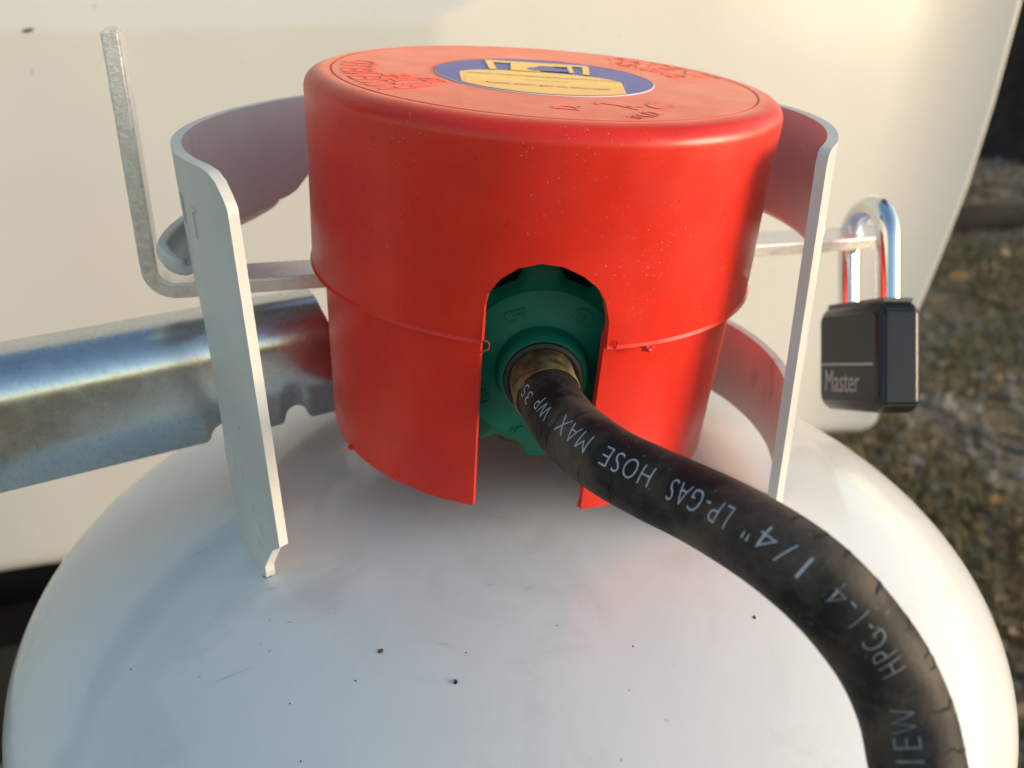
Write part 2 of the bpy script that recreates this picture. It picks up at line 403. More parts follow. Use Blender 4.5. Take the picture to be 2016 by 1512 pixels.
# ------------------------------------------------------------------ red lock cover (leans to the right)
CC = Vector((.00683, 0, .11782)); CA = Vector((.99722, 0, -.07453)); CB = Vector((.00257, .9994, .03444)); CN = Vector((.07448, -.03453, .99662))
CM = Matrix(((CA.x, CB.x, CN.x, CC.x), (CA.y, CB.y, CN.y, CC.y), (CA.z, CB.z, CN.z, CC.z), (0, 0, 0, 1)))
cover = empty('tank_lock_cover'); cover.matrix_world = CM
tag(cover, 'red plastic lock cover with round sticker fitted over the tank valve', 'lock cover')
H = .0491; RO = .0611
arch_t = [-11.2, -10.6, -8.1, -4.7, -.2, 4.4, 8.7, 12.3, 14.4, 15.4]; arch_h = [9.0, 12, 15.9, 18.6, 20.1, 19.6, 17.6, 14.7, 11.0, 6.5]
def shell_cols():
    th = []
    for t in np.linspace(-11.2, 15.45, 46): th.append((t, np.interp(t, arch_t, arch_h) * .001))
    for t in np.linspace(15.5, 360 - 11.25, 260): th.append((t, 0.0))
    return th
V = []; n_c = 0
colsS = shell_cols()
for (t, zl) in colsS:
    a = R_(t); sx, cx = math.sin(a), -math.cos(a); j = .00012 * mnoise.noise(Vector((t * 1.3, 0, 0)))
    zl = zl + j
    p_out = [(RO - .0003, zl + (.0215 - zl) * k / 6) for k in range(6)] + [(RO - .0003 + .0003 * (k / 6), .0215 + (.0448 - .0215) * k / 6) for k in range(7)]
    p_out[0] = (p_out[0][0] + (.0005 if zl < .002 else 0), p_out[0][1])
    if zl < .002: p_out[1] = (p_out[1][0], zl + .0007)
    p_bev = [(RO - .0062 + .0062 * math.cos(q) ** .85, .0448 + .0043 * math.sin(q) ** .9) for q in np.linspace(.12, PI / 2, 12)]
    p_top = [(.0546, H - .00005), (.05445, H - .0003), (.0542, H - .0003), (.0540, H), (.045, H), (.030, H), (.012, H), (.0001, H)]
    p_in = [(.0001, H - .0026), (.05, H - .0026), (.0572, H - .0045), (RO - .0027, .036)] + [(RO - .0027, .034 + (zl - .034) * k / 5) for k in range(0, 6)]
    P = p_out + p_bev + p_top + p_in
    n_c = len(P)
    for r, h in P: V.append((r * sx, r * cx, h))
o = mesh('cover_shell', V, grid_faces(len(colsS), n_c, wrap_n=True, wrap_m=True), M_red, cover, sharp=28)
V = []; cols2 = list(np.linspace(16.4, 360 - 12.2, 250))
for t in cols2:
    a = R_(t); sx, cx = math.sin(a), -math.cos(a)
    hb = -.0482 + .0002 * mnoise.noise(Vector((t * .9, 2, 0))) + .0002 * mnoise.noise(Vector((t * .15, 7, 0)))
    r0, r1 = .0577, .0562
    P = [(r0 + (r1 - r0) * k / 9, .0022 + (hb - .0022) * k / 9) for k in range(10)] + [(r1 - .0022 + (r0 - r1) * k / 5, hb + (.0022 - hb) * k / 5) for k in range(6)]
    for r, h in P: V.append((r * sx, r * cx, h))
f_ = grid_faces(len(cols2), 16, wrap_m=True) + [tuple(range(16)), tuple(range(len(V) - 1, len(V) - 17, -1))]
mesh('cover_skirt', V, f_, M_red, cover, sharp=40)
# moulding flash left on the step and the cut edges
def tube(name, pts, r, mat, parent, n=8, cap=True):
    pts = [Vector(p) for p in pts]; V = []
    for i, p in enumerate(pts):
        t = (pts[min(i + 1, len(pts) - 1)] - pts[max(i - 1, 0)]).normalized()
        M_ = frame_from(t, Vector((.3, .2, .9)))
        rr = r[i] if isinstance(r, (list, tuple)) else r
        for k in range(n): V.append(p + M_ @ Vector((rr * math.cos(2 * PI * k / n), rr * math.sin(2 * PI * k / n), 0)))
    F = grid_faces(len(pts), n, wrap_m=True)
    if cap: F += [tuple(range(n))[::-1], tuple(range(len(V) - n, len(V)))]
    return mesh(name, V, F, mat, parent, sharp=50)
def cyl_l(t, h, r): a = R_(t); return Vector((r * math.sin(a), -r * math.cos(a), h))
tube('moulding_flash', [cyl_l(-11.6, .0006, .0612), cyl_l(-10.2, .0010, .0614), cyl_l(-9.5, .0006, .0616), cyl_l(-9.6, -.0010, .0616), cyl_l(-10.4, -.0014, .0615), cyl_l(-12, -.0026, .0612)], .00018, M_red, cover, 6)
tube('moulding_flash', [cyl_l(17.5, -.0004, .0612), cyl_l(17.8, .0022, .0614), cyl_l(18.0, .0018, .0616)], .00022, M_red, cover, 6)
blob('moulding_flash', cyl_l(25.5, -.0008, .0610), (.0012, .0007, .0007), M_red, cover, 3, 1.2, 4)
blob('moulding_flash', cyl_l(16.2, -.047, .0558), (.0006, .0006, .0008), M_red, cover, 3, 1.2, 6)
blob('moulding_flash', cyl_l(-56, -.0478, .0563), (.0009, .0007, .0006), M_red, cover, 3, 1.2, 8)

# text as meshes
def text_mesh(s, maxlen=None, thin=0.0, space=1.0):
    cu_ = bpy.data.curves.new('t', 'FONT'); cu_.body = s; cu_.size = 1.0; cu_.offset = -thin; cu_.space_character = space; cu_.resolution_u = 3; cu_.align_x = 'CENTER'; cu_.align_y = 'CENTER'
    o_ = bpy.data.objects.new('t', cu_); link(o_)
    dg_ = bpy.context.evaluated_depsgraph_get(); me = bpy.data.meshes.new_from_object(o_.evaluated_get(dg_))
    bpy.data.objects.remove(o_); bpy.data.curves.remove(cu_)
    bm = bmesh.new(); bm.from_mesh(me); bpy.data.meshes.remove(me)
    bmesh.ops.remove_doubles(bm, verts=bm.verts, dist=1e-5)
    bmesh.ops.triangulate(bm, faces=bm.faces[:])
    if maxlen:
        for _ in range(3):
            L = [e for e in bm.edges if e.calc_length() > maxlen]
            if not L: break
            bmesh.ops.subdivide_edges(bm, edges=L, cuts=1)
            bmesh.ops.triangulate(bm, faces=[f for f in bm.faces if len(f.verts) > 3])
    xs_ = [v.co.x for v in bm.verts]; ys_ = [v.co.y for v in bm.verts]
    bb = (min(xs_), max(xs_), min(ys_), max(ys_))
    for v in bm.verts:   # normalise to -.5...5 in both axes
        v.co.x = (v.co.x - (bb[0] + bb[1]) / 2) / max(1e-6, bb[1] - bb[0]); v.co.y = (v.co.y - (bb[2] + bb[3]) / 2) / max(1e-6, bb[3] - bb[2]); v.co.z = 0
    return bm
def raise_text(bm, fn, depth):
    """map the flat glyphs with fn(x, y, lift) and give them side walls"""
    if depth > 0:
        r = bmesh.ops.extrude_face_region(bm, geom=bm.faces[:])
        for v in [g_ for g_ in r['geom'] if isinstance(g_, bmesh.types.BMVert)]: v.co.z = 1
    for v in bm.verts: v.co = fn(v.co.x, v.co.y, v.co.z * depth)
    return bm
# raised lettering on the cover top
def arc_text(s, rad, a_mid, span, height, inward=False):
    bm = text_mesh(s, .3)
    def fn(x, y, l):
        r = rad + (y * height) * (-1 if inward else 1); a = R_(a_mid + (x * span) * (-1 if not inward else 1))
        return Vector((r * math.cos(a), r * math.sin(a), H - .0001 + l))
    raise_text(bm, fn, .00024); from_bm('raised_lettering', bm, M_red, cover, sharp=30)
arc_text('ASSEMBLED', .0475, 200, 52, .0085)
arc_text('IN THE', .0395, 212, 26, .0065)
arc_text('USA', .0330, 213, 14, .0055)
arc_text('PATENT', .0500, 42, 44, .0070)
arc_text('PENDING', .0410, 40, 36, .0060)
def flat_text(s, cx, cy, wdt, hgt, rot, h0, depth, mat, parent, name='raised_lettering'):
    bm = text_mesh(s); c_, s_ = math.cos(R_(rot)), math.sin(R_(rot))
    def fn(x, y, l): X, Y = x * wdt, y * hgt; return Vector((cx + c_ * X - s_ * Y, cy + s_ * X + c_ * Y, h0 + l))
    raise_text(bm, fn, depth); return from_bm(name, bm, mat, parent, sharp=30)
flat_text('D.', .0035, -.0412, .0050, .0062, 82, H - .0001, .00022, M_red, cover)
flat_text('T', .0140, -.0340, .0052, .0066, 70, H - .0001, .00022, M_red, cover)
flat_text('A', .0180, -.0358, .0048, .0050, 70, H - .0001, .00022, M_red, cover)
flat_text('C', .0255, -.0318, .0075, .0064, 60, H - .0001, .00022, M_red, cover)
flat_text('1/2', .0215, -.0428, .0060, .0042, 60, H - .0001, .00022, M_red, cover)
flat_text('in', .0180, -.0465, .0036, .0034, 65, H - .0001, .00022, M_red, cover)
# sticker
def poly(name, pts, z, mat, parent): return mesh(name, [(x, y, z) for x, y in pts], [tuple(range(len(pts)))], mat, parent, smooth=False)
RS = .0280
circ = [(RS * math.cos(t), RS * math.sin(t)) for t in np.linspace(0, 2 * PI, 97)[:-1]]
V = [(x, y, H + .0002) for x, y in circ] + [(x * 1.004, y * 1.004, H - .0002) for x, y in circ]
sticker = mesh('sticker', V, [tuple(range(96))] + [(i, i + 96, (i + 1) % 96 + 96, (i + 1) % 96) for i in range(96)], M_blue, cover, smooth=False)
sticker['label'] = 'round blue sticker printed with a yellow tank'
v_, f_ = lathe([(RS + .0001, H + .00025), (RS + .00035, H + .0001), (RS + .0001, H - .0002)], 96); mesh('sticker_edge', v_, f_, M_edge, sticker)
zs = H + .0003
def clip_circ(x0, x1, ytop, rad): # tank body: from side x0..x1 down to the sticker rim
    bot = [(x, -math.sqrt(rad * rad - x * x)) for x in np.linspace(x0, x1, 30)]
    return bot
el = [(.0 + .0208 * math.cos(t) - .0012, -.0042 + .0092 * math.sin(t)) for t in np.linspace(0, PI, 40)]
body = clip_circ(-.0205, .0190, 0, RS - .0002) + el
poly('tank_print', body, zs, M_yel, sticker)
poly('tank_print_front', [(x, y) for x, y in clip_circ(-.0200, .0188, 0, RS - .0004)] + [(.0190, -.0085)] + [(.0192 * math.cos(t) - .001, -.0085 - .0045 * math.sin(t)) for t in np.linspace(0, PI, 30)] + [(-.0202, -.0085)], zs + .00004, M_yel2, sticker)
zc = zs + .0001
def bar2(p, q, wd):
    p, q = Vector(p), Vector(q); d = (q - p).normalized(); n_ = Vector((-d.y, d.x)) * wd / 2
    return [tuple(p + n_), tuple(p - n_), tuple(q - n_), tuple(q + n_)]
poly('collar_print', [(-.0160, .0205), (-.0150, .0205), (.0125, .0220), (.0125, .0190), (-.0150, .0165)], zc, M_yel, sticker)
poly('collar_print', bar2((-.0152, .0200), (-.0135, .0040), .0020), zc + .00003, M_yel, sticker)
poly('collar_print', bar2((.0120, .0205), (.0112, .0050), .0018), zc + .00003, M_yel, sticker)
poly('collar_print', [(-.0090, .0180), (-.0088, .0040), (-.0010, .0045), (-.0010, .0188)], zc + .00006, M_yel, sticker)
poly('collar_print', [(-.0010, .0188), (-.0010, .0150), (.0072, .0165), (.0072, .0205)], zc + .00006, M_yel, sticker)
poly('collar_print', [(.0066, .0195), (.0066, .0060), (.0080, .0060), (.0080, .0198)], zc + .00009, M_yel, sticker)
poly('cap_print', [(-.0045, .0072), (-.0038, .0105), (-.0018, .0122), (-.0012, .0150), (.0026, .0152), (.0030, .0128), (.0068, .0112), (.0070, .0082), (.0050, .0066), (.0, .0058)], zc + .00012, M_blue, sticker)
flat_text('www.nopanspropansdevice.com', -.0002, -.0036, .0395, .0026, 2, zs + .00016, 0, M_txt, sticker, 'printed_lettering')
flat_text('Patent Pending', .0002, -.0098, .0105, .0013, 2, zs + .00016, 0, M_txt, sticker, 'printed_lettering')
flat_text('Keep your gas to yourself!', .0004, -.0172, .0300, .0028, 2, zs + .00016, 0, M_txt, sticker, 'printed_lettering')

# ------------------------------------------------------------------ gas hose with coupling nut
hose = empty('gas_hose', (.0088, -.047, .105)); hose.location = (0, 0, 0)
tag(hose, 'cracked black rubber gas hose with white print and green coupling nut', 'gas hose')
HR = .0072
ctrl = [(.0088, -.0480, .1052), (.0088, -.0545, .1046), (.0099, -.0622, .1040), (.0136, -.0762, .1039), (.0206, -.0888, .1036), (.0283, -.0975, .1035), (.0354, -.106, .1043), (.0412, -.1154, .1056), (.046, -.1241, .1063), (.051, -.1294, .1039), (.0559, -.1325, .099), (.0603, -.1354, .0931), (.0631, -.1392, .087), (.0638, -.1441, .0818),
        (.0645, -.152, .073), (.067, -.163, .055), (.073, -.176, .020), (.086, -.188, -.04), (.105, -.19, -.12), (.125, -.17, -.22), (.14, -.10, -.31), (.13, .05, -.36), (.05, .22, -.34)]
ctrl = [Vector(c) for c in ctrl]
def catmull(P, per=14):
    out = []
    for i in range(len(P) - 1):
        p0, p1, p2, p3 = P[max(i - 1, 0)], P[i], P[i + 1], P[min(i + 2, len(P) - 1)]
        for k in range(per):
            t = k / per
            out.append(.5 * ((2 * p1) + (p2 - p0) * t + (2 * p0 - 5 * p1 + 4 * p2 - p3) * t * t + (3 * p1 - p0 - 3 * p2 + p3) * t ** 3))
    out.append(P[-1]); return out
line = catmull(ctrl)
for _ in range(6): line = [line[0]] + [(line[i - 1] + line[i] * 2 + line[i + 1]) / 4 for i in range(1, len(line) - 1)] + [line[-1]]
S_ = np.r_[0, np.cumsum([(line[i + 1] - line[i]).length for i in range(len(line) - 1)])]
LA = np.array([tuple(p) for p in line])
off_s = S_[min(range(len(line)), key=lambda i: (line[i] - Vector((.0088, -.0531, .1046))).length)]
REF = Vector((-.30, -.42, .86)).normalized()
def hose_frame(s):
    p = Vector([float(np.interp(s, S_, LA[:, k])) for k in range(3)])
    q0 = Vector([float(np.interp(s - .0015, S_, LA[:, k])) for k in range(3)]); q1 = Vector([float(np.interp(s + .0015, S_, LA[:, k])) for k in range(3)])
    t = (q1 - q0).normalized(); n = REF - t * REF.dot(t); n.normalize(); return p, t, n, t.cross(n)
V = []; NS = 420; NA = 40
s_start = off_s + .0078
ss = np.concatenate([np.linspace(s_start, off_s + .135, 300), np.linspace(off_s + .14, S_[-1] - .002, 90)])
for s in ss:
    p, t, n, b_ = hose_frame(s)
    for k in range(NA):
        a = 2 * PI * k / NA; d = n * math.cos(a) + b_ * math.sin(a)
        rr = HR * (1 + .006 * mnoise.noise(p * 160 + d * .6) + .002 * mnoise.noise(p * 600 + d * 2))
        V.append(p + d * rr)
F = grid_faces(len(ss), NA, wrap_m=True) + [tuple(range(NA))[::-1], tuple(range(len(V) - NA, len(V)))]
mesh('hose_tube', V, F, M_rub, hose, sharp=50)
# printed words, reading towards the fitting
words = [('VIEW', .1245, .1078, 12, .0044), ('HPG-1-4', .1040, .0890, 10, .0045), ('1/4"', .0870, .0778, 14, .0048), ('LP-GAS', .0756, .0580, 18, .0046), ('HOSE', .0550, .0410, 15, .0045), ('MAX', .0388, .0278, 15, .0043), ('WP', .0252, .0185, 20, .0039), ('350', .0165, .0065, 34, .0034)]
for wd, s0, s1, ang, hh in words:
    bm = text_mesh(wd, .25, .016, 1.15); c_s = (s0 + s1) / 2 + off_s; ln = abs(s0 - s1) * .88; hh = hh * .90
    def fn(x, y, l):
        p, t, n, b_ = hose_frame(c_s - x * ln); a = R_(ang) + y * hh / HR
        return p + (n * math.cos(a) + b_ * math.sin(a)) * (HR * 1.0085 + .00003)
    raise_text(bm, fn, 0); from_bm('printed_lettering', bm, M_ink if s0 < .09 else M_ink2, hose, sharp=None)
# age cracks: narrow dark slits across the rubber
def crack(s, a0, a1, wdt, seed):
    L_ = []; Rr = []
    for k in range(15):
        q = k / 14; a = R_(a0 + (a1 - a0) * q); wv = wdt * math.sin(PI * min(1, .08 + q * .92)) * (.6 + .5 * mnoise.noise(Vector((q * 5, seed, 0))))
        j = .0006 * mnoise.noise(Vector((q * 4, seed, 3))) + .0004 * mnoise.noise(Vector((q * 11, seed, 9)))
        for sgn, lst in ((-1, L_), (1, Rr)):
            p, t, n, b_ = hose_frame(s + off_s + j + sgn * wv / 2)
            lst.append(p + (n * math.cos(a) + b_ * math.sin(a)) * (HR * 1.0080 + .00002))
    mesh('crack', L_ + Rr, [(i, i + 1, 16 + i, 15 + i) for i in range(14)], M_crack, hose, smooth=False)
for i, (s, a0, a1, wd) in enumerate([(.0185, -30, 95, .0004), (.0235, 40, 110, .0004), (.0275, -10, 100, .0005), (.0305, -50, 30, .0003), (.0345, -40, 20, .0003), (.038, 50, 105, .0004), (.0425, -60, 5, .0005), (.0455, 30, 105, .0005), (.0215, -60, 10, .0003),
                                     (.0815, -72, -26, .0006), (.0850, -78, -20, .0008), (.0885, -80, -30, .0010), (.0935, -82, -26, .0012), (.1000, -82, -32, .0008), (.1045, -80, -34, .0006), (.1062, -82, -36, .0009), (.1120, -84, -22, .0012), (.1180, -82, -30, .0009)]):
    crack(s, a0, a1, wd, i * 1.37)
# ferrule
V = []; ns = np.linspace(.0002, off_s + .0092, 24)
for i, s in enumerate(ns):
    p, t, n, b_ = hose_frame(max(s, .0016)); q = i / (len(ns) - 1)
    if s < .0016: p = p - t * (.0016 - s)
    rr = .0072 + .0007 * min(1, max(0, (q - .15) / .1)) - .0003 * max(0, (q - .9) / .1)
    for k in range(40):
        a = 2 * PI * k / 40; hx = 1 - (.02 * (1 - math.cos(6 * a)) / 2 if .2 < q < .8 else 0)
        V.append(p + (n * math.cos(a) + b_ * math.sin(a)) * rr * hx)
for k in range(40):   # rolled-in mouth
    a = 2 * PI * k / 40; V.append(p + (n * math.cos(a) + b_ * math.sin(a)) * .0074)
mesh('ferrule', V, grid_faces(25, 40, wrap_m=True), M_brass, hose, sharp=40)
# coupling nut
NAX = Vector((.03, -1, .02)).normalized(); NC = Vector((.0088, -.0462, .1041)); NM = frame_from(NAX)
def nut_pt(r, a, d): return NC + NM @ Vector((r * math.cos(a), r * math.sin(a), d))
def lobe(a): c = math.cos(8 * a); return max(-1, min(1, c * 2.2))
profile = [(.0060, .0060, 0), (.0080, .0060, 0), (.0082, .0068, 0), (.0097, .0068, 0), (.0106, .0058, 0), (.0110, .0030, 0), (.0116, .0012, 0), (.0130, .0004, 0), (.0200, 0., 0), (.0207, -.0006, 0), (.0225, -.0018, .5), (.0243, -.0028, 1.0), (.0245, -.0140, 1.0), (.0200, -.0150, 0)]
V = []; NN = 144
for i in range(NN):
    a = 2 * PI * i / NN
    for r, d, lb in profile: V.append(nut_pt(r + lb * .0018 * lobe(a), a, d))
nut = mesh('coupling_nut', V, grid_faces(NN, len(profile), wrap_n=True), M_green, hose, sharp=35)
nut['label'] = 'green lobed coupling nut with black seal'
V = []
for i in range(64):
    a = 2 * PI * i / 64
    for k in range(8): b_ = 2 * PI * k / 8; V.append(nut_pt(.0086 + .0012 * math.cos(b_), a, .0066 + .0011 * math.sin(b_)))
mesh('seal_ring', V, grid_faces(64, 8, wrap_n=True, wrap_m=True), M_blackrub, nut)
def nut_text(s, cx, cy, wd, hg, rot):
    bm = text_mesh(s); c_, s_ = math.cos(R_(rot)), math.sin(R_(rot))
    def fn(x, y, l): X, Y = x * wd, y * hg; return NC + NM @ Vector((cx + c_ * X - s_ * Y, cy + s_ * X + c_ * Y, .0001 + l))
    raise_text(bm, fn, .0005); from_bm('moulded_mark', bm, M_green, nut, sharp=30)
nut_text('CFP', -.0062, .0140, .0056, .0030, 15)
nut_text('UL', .0095, .0125, .0030, .0030, -30)
nut_text('ONLY', -.0150, -.0060, .0062, .0030, 112)
nut_text('in', -.0060, -.0165, .0030, .0020, 20)
V = []
for i in range(40):
    a = 2 * PI * i / 40
    for k in range(6): b_ = 2 * PI * k / 6; V.append(NC + NM @ Vector((.0095 + (.0026 + .00018 * math.cos(b_)) * math.cos(a), .0125 + (.0026 + .00018 * math.cos(b_)) * math.sin(a), .0002 + .00018 * math.sin(b_))))
mesh('moulded_mark', V, grid_faces(40, 6, wrap_n=True, wrap_m=True), M_green, nut)

# ------------------------------------------------------------------ bent aluminium lock bar
BT = Vector((.9486, .3133, -.0437)).normalized(); BW = Vector((-.3136, .9496, 0)).normalized(); BU = BW.cross(BT) * -1
if BU.z < 0: BU = -BU
BP = Vector((-.0849, -.0103, .1100))            # lower front edge
TB, WB = .0043, .0156
def bp(s, h): return BP + BT * s + BU * h
sec = []   # outline in (s, h): outer then inner
sO = -.0150; ro, ri = .0088, .0045
end = .238
for a in np.linspace(PI * 1.5, PI, 10): sec.append((sO + ro + ro * math.cos(a), ro + ro * math.sin(a)))
outer_p = [(end, 0)] + sec + [(sO - .0008, .0690)]
inner_p = [(sO - .0008 + TB, .0690)] + [(sO + ro + ri * math.cos(a), ro + ri * math.sin(a)) for a in np.linspace(PI, PI * 1.5, 10)] + [(end, TB)]
pl = outer_p + inner_p
bm = bmesh.new()
fr = [bm.verts.new(bp(s, h)) for s, h in pl]; bk = [bm.verts.new(bp(s, h) + BW * WB) for s, h in pl]
n_o = len(outer_p); m_ = len(pl)
for i in range(n_o - 1):
    j = m_ - 1 - i
    bm.faces.new((fr[i], fr[i + 1], fr[j - 1], fr[j])); bm.faces.new((bk[i], bk[j], bk[j - 1], bk[i + 1]))
for i in range(m_): bm.faces.new((fr[i], bk[i], bk[(i + 1) % m_], fr[(i + 1) % m_]))
bmesh.ops.recalc_face_normals(bm, faces=bm.faces)
ed = [e for e in bm.edges if len(e.link_faces) == 2 and e.calc_face_angle() > R_(50)]
bmesh.ops.bevel(bm, geom=ed, offset=.0006, segments=2, affect='EDGES')
lockbar = from_bm('lock_bar', bm, M_alu, None, sharp=30)
tag(lockbar, 'bent flat aluminium bar running through the collar and red cover', 'metal bar')

# ------------------------------------------------------------------ galvanised channel bracket on the left
chan = empty('channel_bracket', (-.0549, .0084, .065)); chan.location = (0, 0, 0)
tag(chan, 'galvanised steel channel bracket with notched edge passing through the left hand hole', 'bracket')
CD = Vector((.8718, .4899, 0)); CF = Vector((.4899, -.8718, 0)); CP = Vector((-.0549, .0084, .065))
HT = .0345; WD = .0185; RR = .0105
def ch_prof(zlow):
    P = [(0, zlow), (0, (zlow + HT - RR) * .5), (0, HT - RR)]
    P += [(-RR + RR * math.cos(t), HT - RR + RR * math.sin(t)) for t in np.linspace(.12, PI / 2, 12)]
    P += [(-WD + .004, HT)] + [(-WD + .004 - .004 * math.sin(t), HT - .004 + .004 * math.cos(t)) for t in np.linspace(.3, PI / 2, 4)] + [(-WD, HT - .012), (-WD, 0.)]
    return P
def notch(s):
    for c, r, hh in ((-.0137, .0046, .0053), (-.0345, .0066, .0053)):
        x = abs(s - c)
        if x < r:
            q = x / r; return hh * (math.sqrt(max(0, 1 - (q / .80) ** 2)) * .82 + .18 if q < .78 else .18 * (1 - q) / .22 + .33 * (1 - q))
    return 0.
sl = sorted(set([0.0025, 0.0] + list(np.linspace(-.022, 0, 60)) + list(np.linspace(-.045, -.022, 60)) + list(np.linspace(-.34, -.045, 30))), reverse=True)
V = []; pn = 0
for s in sl:
    P = ch_prof(notch(s)); pn = len(P)
    for d, h in P:
        ss_ = s
        if s > -.001: ss_ = .0022 - .0032 * max(0, (h - .018) / .0165) ** 1.5
        V.append(CP + CD * ss_ + CF * d + ZU * h)
o = mesh('channel', V, grid_faces(len(sl), pn), M_galv, chan, sharp=45)
md = o.modifiers.new('thick', 'SOLIDIFY'); md.thickness = .0018; md.offset = -1
md = o.modifiers.new('edge', 'BEVEL'); md.width = .0002; md.segments = 1; md.limit_method = 'ANGLE'; md.angle_limit = R_(60)

# ------------------------------------------------------------------ padlock
lock = empty('padlock'); 
LD = Vector((0, -.4226, -.9063)); LW = Vector((-.16, .987 * .9063, -.987 * .4226)).normalized(); LT = LD.cross(LW)
if LT.x < 0: LT = -LT
LRm = Vector((.1229, .0229, .0749))
LH, LWD, LTH = .0376, .0400, .0162
LC = LRm + LW * LWD / 2 + LT * LTH / 2
tag(lock, 'black covered padlock with chrome shackle hanging on the bar end', 'padlock')
def lp(w_, t_, d_): return LC + LW * w_ + LT * t_ + LD * d_
# body: chamfered block, outline clipped at its corners
def octo(hw, hd, c): return [(-hw + c, -hd), (hw - c, -hd), (hw, -hd + c), (hw, hd - c), (hw - c, hd), (-hw + c, hd), (-hw, hd - c), (-hw, -hd + c)]
def slab(name, layers, mat, parent, bev=.0007, n=8):
    bm = bmesh.new(); rings = []
    for pts, t_ in layers: rings.append([bm.verts.new(lp(x, t_, y)) for x, y in pts])
    for a_, b2 in zip(rings[:-1], rings[1:]):
        for i in range(n): bm.faces.new((a_[i], a_[(i + 1) % n], b2[(i + 1) % n], b2[i]))
    bm.faces.new(rings[0][::-1]); bm.faces.new(rings[-1])
    bmesh.ops.recalc_face_normals(bm, faces=bm.faces)
    ed = [e for e in bm.edges if e.calc_face_angle(0) > R_(20)]
    bmesh.ops.bevel(bm, geom=ed, offset=bev, segments=3, affect='EDGES')
    return from_bm(name, bm, mat, parent, sharp=30)
hw, hd, ht = LWD / 2, LH / 2, LTH / 2
body = slab('lock_body', [(octo(hw - .0014, hd - .0028, .0022), -ht), (octo(hw, hd, .0030), -ht + .0022), (octo(hw, hd, .0030), ht - .0022), (octo(hw - .0014, hd - .0028, .0022), ht)], M_lock, lock)
# top plate
top_pl = slab('top_plate', [(octo(hw - .0022, .0008, .0003), -ht + .0028), (octo(hw - .0022, .0008, .0003), ht - .0024)], M_lockdark, body, bev=.0002)
top_pl.location = -LD * (hd + .0004)
# shackle
sep = .0124; sr = .0039; leg = .0385
pts = [lp(-sep, 0, -hd + .004)] + [lp(-sep, 0, -hd - q) for q in np.linspace(0, leg - sep - sr, 6)]
pts += [lp(-sep * math.cos(t), 0, -hd - (leg - sep - sr) - sep * math.sin(t)) for t in np.linspace(.15, PI - .15, 22)]
pts += [lp(sep, 0, -hd - q) for q in np.linspace(leg - sep - sr, 0, 6)] + [lp(sep, 0, -hd + .004)]
V = []
for i, p in enumerate(pts):
    t = (pts[min(i + 1, len(pts) - 1)] - pts[max(i - 1, 0)]).normalized(); x = LT; y = t.cross(x)
    for k in range(32): V.append(p + (x * math.cos(2 * PI * k / 32) + y * math.sin(2 * PI * k / 32)) * sr)
mesh('shackle', V, grid_faces(len(pts), 32, wrap_m=True), M_chrome, lock, sharp=None)
bm = text_mesh('Master')
raise_text(bm, lambda x, y, l: lp(-(x * .0225) + .0030, -ht - .00004 - l, -(y * .0078) + .0082), .00006); from_bm('engraved_lettering', bm, M_engr, body, sharp=30)
ln = [(-.0165, .0018), (.0170, .0018), (.0170, .0026), (-.0165, .0026)]
mesh('engraved_line', [lp(x, -ht - .00006, y) for x, y in ln], [(0, 1, 2, 3)], M_engr, body, smooth=False)
# stamped marks on the collar leg
def collar_text(s, phi, z, wd, hg):
    bm = text_mesh(s, .3)
    def fn(x, y, l): a = R_(phi) - x * wd / RC; r = RC + TH / 2 - .0001 + l; return Vector((-r * math.sin(a), -r * math.cos(a), z + y * hg))
    raise_text(bm, fn, .0004); from_bm('stamped_mark', bm, M_collar, collar, sharp=30)
collar_text('W', 62.5, .1425, .0040, .0068); collar_text('T', 55.5, .1415, .0044, .0072)

# ------------------------------------------------------------------ what lies on the ground
def bark():
    m, nt, b = new_mat('dark_bark'); co = coord(nt, (1, 1, .18)); n1 = noise(nt, co, 22, 6, .6, .8)
    c = mix(nt, ramp(nt, n1, [(.35, 0.), (.65, 1.)]), (.006, .005, .004), (.035, .027, .021))
    setp(nt, b, base=c, rough=.95); bump(nt, b, n1, .8, .03); return m
M_bark = bark()
M_log = plain('rotten_log_bark', (.012, .009, .007), .95, bs=60, bd=.01, bst=.6, var=.4, vs=25)
def trunk(name, base, r0, h, lean, seed, label, mat=M_bark):
    V = []; n = 48; rowsn = 60
    for j in range(rowsn):
        q = j / (rowsn - 1); z = q * h; flare = 1 + .8 * math.exp(-z / .25)
        for k in range(n):
            a = 2 * PI * k / n
            rr = r0 * flare * (1 - .35 * q) * (1 + .10 * mnoise.noise(Vector((math.cos(a) * 2, math.sin(a) * 2, z * .5 + seed))) + .05 * mnoise.noise(Vector((math.cos(a) * 9, math.sin(a) * 9, z * 1.2 + seed))))
            V.append((base[0] + rr * math.cos(a) + lean[0] * z, base[1] + rr * math.sin(a) + lean[1] * z, base[2] - .05 + z))
    t = empty(name, (0, 0, 0)); mesh('trunk', V, grid_faces(rowsn, n, wrap_m=True), mat, t, sharp=None)
    tag(t, label, 'tree', 'dark trees behind the trailer'); return t
M_leafd = plain('dark_foliage', (.020, .032, .012), .7, var=.4, vs=3)
